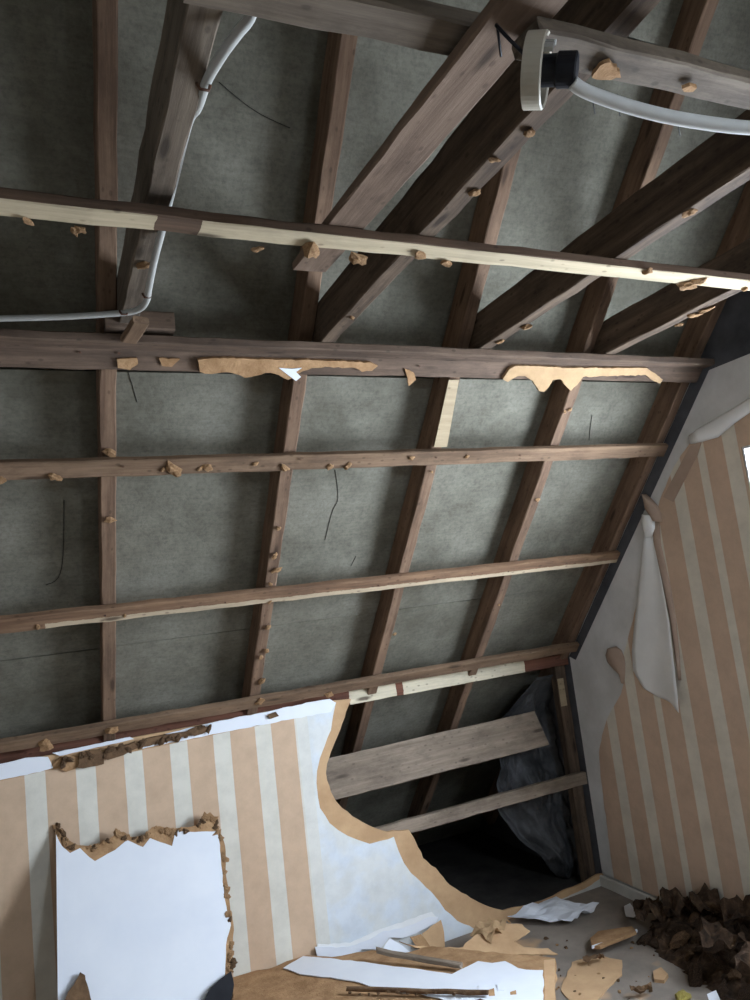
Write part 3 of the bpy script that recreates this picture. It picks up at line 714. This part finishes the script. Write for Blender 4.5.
tag(lead, 'white-faced broken fibreboard leaning against the striped knee wall', 'board')
slab('white_face', board_pts(sk, .0022, .02), -LN, .0022, 'white', lead)
for i in range(80):
    k = rg.randrange(0, 23); t = rg.random(); u = bo[k][0]*(1-t)+bo[k+1][0]*t; v = bo[k][1]*(1-t)+bo[k+1][1]*t
    scrap(LB(u+rg.uniform(-3, 1), v+rg.uniform(1, 6), .001), rg.uniform(.012, .030), lead, 'torn_edge_crumb', SCRD if i % 3 == 0 else SCR, rg, LN)
o = slab('torn_fragment', rag([LB(u, v, .02) for u, v in ((62, 1010), (68, 992), (74, 984), (80, 972), (85, 975), (89, 990), (93, 1010))], .015, .003, rg), -LN, .010, 'fibre_dark')
tag(o, 'brown torn fragment standing against the foot of the white leaning board', 'board scrap')
o = slab('dark_rag', rag([LB(u, v, .025) for u, v in ((200, 1010), (208, 992), (219, 980), (231, 971), (234, 985), (230, 1010))], .015, .003, rg), -LN, .012, 'black')
tag(o, 'black scrap at the lower right corner of the leaning board', 'scrap')
# ------------------------------------------------------------------ debris on the floor
def fslab(nm, px, z, t, mat, label=None, cat=None, parent=None, amp=.006, tilt=(0, 0), step=.03, group=None):
    N = Vector((tilt[0], tilt[1], 1)).normalized(); c0 = Z(*px[0], z)
    pts = rag([onp(u, v, c0, N) for u, v in px], step, amp, rg)
    o = slab(nm, pts, -N, t, mat, parent)
    if label: tag(o, label, cat, group)
    return o
# big broken board lying in front
big = fslab('broken_board', [(232, 974), (268, 969), (303, 955), (332, 957), (372, 950), (402, 953), (432, 946), (470, 950), (500, 953), (528, 955), (555, 958), (556, 1000), (556, 1045), (400, 1075), (236, 1065)], .135, .012, 'fibre',
            'large broken board with white face lying across the rubble in front', 'board', tilt=(.03, .05))
fslab('white_face', [(283, 968), (303, 956), (330, 958), (378, 964), (420, 969), (452, 974), (466, 967), (478, 961), (492, 963), (505, 961), (518, 968), (535, 970), (543, 970), (543, 1000), (541, 1030), (500, 1010), (480, 998), (455, 1003), (420, 993), (378, 991), (362, 983), (330, 977), (300, 974)], .140, .003, 'white', parent=big, tilt=(.03, .05), amp=.004)
fslab('edge_strip', [(544, 960), (555, 959), (555, 1045), (546, 1045)], .139, .006, 'torn', parent=big, tilt=(.03, .05), amp=.001)
def stick(nm, p, q, w, t, mat, lb, cat='stick', **k):
    o = timber(nm, p, q, Vector((0, 0, 1)).cross((q-p)).normalized(), w, t, mat, wob=.002, ragged=(.02, .02), **k); return tag(o, lb, cat)
stick('broken_lath', Z(374, 954, .165), Z(462, 970, .15), .022, .016, 'eaves', 'broken grey-brown lath lying on the white board near the wall', 'lath')
stick('dark_lath', Z(345, 992, .16), Z(490, 996, .165), .016, .012, 'fibre_dark', 'rough dark splintered stick across the front of the white board', 'lath')
for i in range(14):
    scrap(Z(350+i*9.5, 993+rg.uniform(-2, 2), .172), rg.uniform(.008, .018), bpy.data.objects['dark_lath'], 'splinter', SCRD, rg, Z_)
def crumpled_sheet(nm, px4, z, amp, mat, lb, cat, seed=0, n=9, group=None):
    a, b, c, d = [Z(u, v, z) for u, v in px4]; vs = []; fs = []
    for i in range(n+1):
        for j in range(n+1):
            s, t = i/n, j/n; p = (a.lerp(b, s)).lerp(d.lerp(c, s), t)
            h = amp*(.5+noise.noise(Vector((s*3+seed, t*3, seed*.7)))) + amp*.2*noise.noise(Vector((s*6, t*6, seed)))
            edge_ = rg.uniform(-1, 1)*.025*(a-c).length if (i in (0, n) or j in (0, n)) else 0
            vs.append(p + Vector((edge_, edge_, max(h, 0)*1.4+.002)))
    for i in range(n):
        for j in range(n): fs.append((i*(n+1)+j, i*(n+1)+j+1, (i+1)*(n+1)+j+1, (i+1)*(n+1)+j))
    o = obj(nm, mesh(nm, vs, fs), mat); o.modifiers.new('thick', 'SOLIDIFY').thickness = .0025
    return tag(o, lb, cat, group)
def wslab(nm, px, y, tilt, t, mat, lb, cat):
    N = Vector((0, 1, tilt)).normalized(); c0 = K(*px[0], y)
    return tag(slab(nm, rag([onp(u, v, c0, N) for u, v in px], .02, .002, rg), N, t, mat), lb, cat)
wslab('torn_paper', [(390, 938), (403, 946), (417, 957), (396, 955), (382, 951)], 2.90, -.5, .0015, 'white', 'white triangular paper scrap propped at the knee wall foot', 'paper')
wslab('torn_cardboard', [(422, 934), (432, 926), (441, 920), (444, 932), (445, 947), (430, 947)], 2.93, -.2, .003, 'torn', 'folded tan paper standing beside the knee wall foot', 'paper')
wslab('torn_cardboard', [(410, 937), (421, 934), (430, 946), (426, 951), (416, 946)], 2.91, -.6, .003, 'fibre', 'narrow brown card strip in front of the folded tan paper', 'paper')
fslab('torn_sheet', [(399, 941), (418, 946), (440, 948), (463, 947), (474, 936), (489, 927), (505, 923), (522, 924), (530, 931), (514, 941), (524, 947), (548, 948), (558, 954), (520, 954), (498, 958), (470, 961), (455, 964)], .150, .004, 'torn', 'flat tan torn sheet below the hole, behind the white broken board', 'board scrap', amp=.005, tilt=(.05, -.30), step=.02)
crumpled_sheet('torn_sheet', [(470, 938), (490, 926), (512, 928), (492, 946)], .085, .03, 'torn_pale', 'small crumpled tan sheet at the foot of the hole', 'board scrap', 5)
crumpled_sheet('torn_paper', [(508, 922), (545, 903), (600, 908), (572, 926)], .01, .02, 'white', 'white torn paper lying under the hole near the corner', 'paper', 11)
fslab('fibreboard_piece', [(590, 938), (598, 931), (632, 926), (636, 931), (600, 946), (592, 946)], .03, .012, 'fibre', 'brown board fragment with white edge on the bare floor', 'board scrap', amp=.002, tilt=(-.05, .15))
timber('white_edge', Z(592, 949, .03), Z(637, 932, .03), Z_, .012, .004, 'white', bpy.data.objects['fibreboard_piece'])
fslab('paper_chip', [(624, 906), (630, 903), (637, 913), (634, 917), (626, 916)], .02, .003, 'white', 'small white paper chip near the gable skirting', 'paper', amp=.002)
fslab('fibreboard_piece', [(653, 971), (661, 967), (668, 974), (664, 980), (654, 979)], .012, .012, 'torn', 'small tan fibreboard chip alone on the bare floor', 'board scrap', amp=.003)
fslab('fibreboard_piece', [(561, 990), (572, 962), (600, 955), (622, 960), (622, 975), (596, 1000), (575, 1006)], .004, .004, 'torn', 'thin tan torn sheet lying flat on the bare floor', 'board scrap', amp=.006)
for k, (u, v, lb) in enumerate(((592, 962, 'dark curled bark-like splinter above the thin tan sheet'), (640, 994, 'dark splinter at the bottom edge of the bare floor'))):
    o = crumpled_sheet('curled_splinter', [(u-9, v), (u+12, v-4), (u+13, v-1), (u-8, v+3)], .012, .02, 'fibre_dark', lb, 'splinter', 20+k, 5)
o = scrap(Z(683, 996, .03), .06, None, 'foam_piece', SCR, rg, Z_); o.data = o.data.copy(); o.data.materials[0] = M['yellow']; tag(o, 'dull yellow foam lump at the foot of the rubble heap', 'foam')
fslab('paper_chip', [(707, 994), (716, 990), (722, 1004), (712, 1006)], .06, .003, 'white', 'white chip in the dark rubble at the lower right', 'paper', amp=.002)
for i, (u, v) in enumerate(((488, 990), (497, 984), (510, 992), (478, 985), (528, 1002))):
    o = fslab('paint_flake', [(u, v), (u+6, v-2), (u+7, v+6), (u+1, v+7)], .158, .003, 'white' if i % 2 else 'fibre', 'small loose flake on the white broken board', 'flake', amp=.002, group='flakes on the white board')
# heap of dark broken fibreboard along the gable: fine rubble below, countable pieces on top
rg = random.Random(77)
def heap_h(x, y):
    d = XG-.02-x; t = min(1, max(0, (y-1.2)/1.36)); wd = .44*(1.02-t*.45)*(1 if y < 2.4 else max(.02, 1-((y-2.4)/.2)**2))
    return max(0, .20*(1-(d/wd)**1.3))*(1.15-.75*t) * (1+.35*noise.noise(Vector((x*7, y*7, 3)))) if d < wd else 0
vs = []; fs = []; nx, ny = 46, 90
for i in range(nx+1):
    for j in range(ny+1):
        x = XG-.024-.72*i/nx; y = 1.1+1.5*j/ny; h = heap_h(x, y)
        h = h + (.03*noise.noise(Vector((x*26, y*26, 1)))+.02*noise.noise(Vector((x*60, y*60, 5))) if h > .004 else -.01)
        vs.append((x, y, max(h, -.002)+.001))
for i in range(nx):
    for j in range(ny): fs.append((i*(ny+1)+j, i*(ny+1)+j+1, (i+1)*(ny+1)+j+1, (i+1)*(ny+1)+j))
fs = [f for f in fs if max(vs[k][2] for k in f) > .0]
o = obj('fine_rubble', mesh('fine_rubble', vs, fs), 'rubble'); o['kind'] = 'stuff'; o['label'] = 'fine dark brown rubble heaped along the gable wall'; o['category'] = 'rubble'
placed = []
for i in range(900):
    t = rg.random(); yy = 1.45+1.05*t; sz = rg.uniform(.05, .12)*(1.1-.35*t); x = XG-.05-sz*.6-rg.random()*.36*(1-.5*t)
    if any((x-a)**2+(yy-b)**2 < (.55*(sz+c))**2 for a, b, c in placed) or len(placed) > 60: continue
    placed.append((x, yy, sz))
    nrm = Vector((rg.gauss(-.25, .35), rg.gauss(-.1, .35), 1)).normalized()
    o = scrap(Vector((x, yy, max(heap_h(x, yy), .0)+sz*.18)), sz, None, 'rubble_chunk', SCRR if rg.random() < .85 else SCRD, rg, nrm)
    tag(o, 'broken brown fibreboard chunk in the dark rubble heap along the gable wall', 'rubble', 'rubble heap along the gable')
for i, (u, v, w, zz) in enumerate(((634, 912, 26, .05), (662, 905, 24, .09), (690, 902, 26, .12), (722, 915, 34, .15), (700, 940, 40, .12), (735, 965, 40, .15))):
    crumpled_sheet('curled_board', [(u, v), (u+w, v-8), (u+w+8, v+14), (u+4, v+18)], zz, .05, 'rubble', 'curled brown board sheet among the rubble heap by the gable', 'board scrap', 40+i, 8, 'curled sheets in the rubble heap')
for i in range(40):
    u = rg.uniform(500, 690); v = rg.uniform(938, 1000)
    o = scrap(Z(u, v, .004), rg.uniform(.006, .018), None, 'floor_crumb', SCR if i % 2 else SCRD, rg, Z_)
    tag(o, 'tiny fibreboard crumb scattered on the bare dusty floor', 'crumb', 'crumbs on the floor')
# support under the big board
for i in range(14):
    o = scrap(Vector((rg.uniform(.75, 1.45), rg.uniform(2.2, 2.75), rg.uniform(.03, .07))), rg.uniform(.10, .16), None, 'rubble_chunk', SCRD, rg, Z_)
    tag(o, 'brown rubble chunk wedged beneath the white broken board', 'rubble', 'rubble under the broken board')
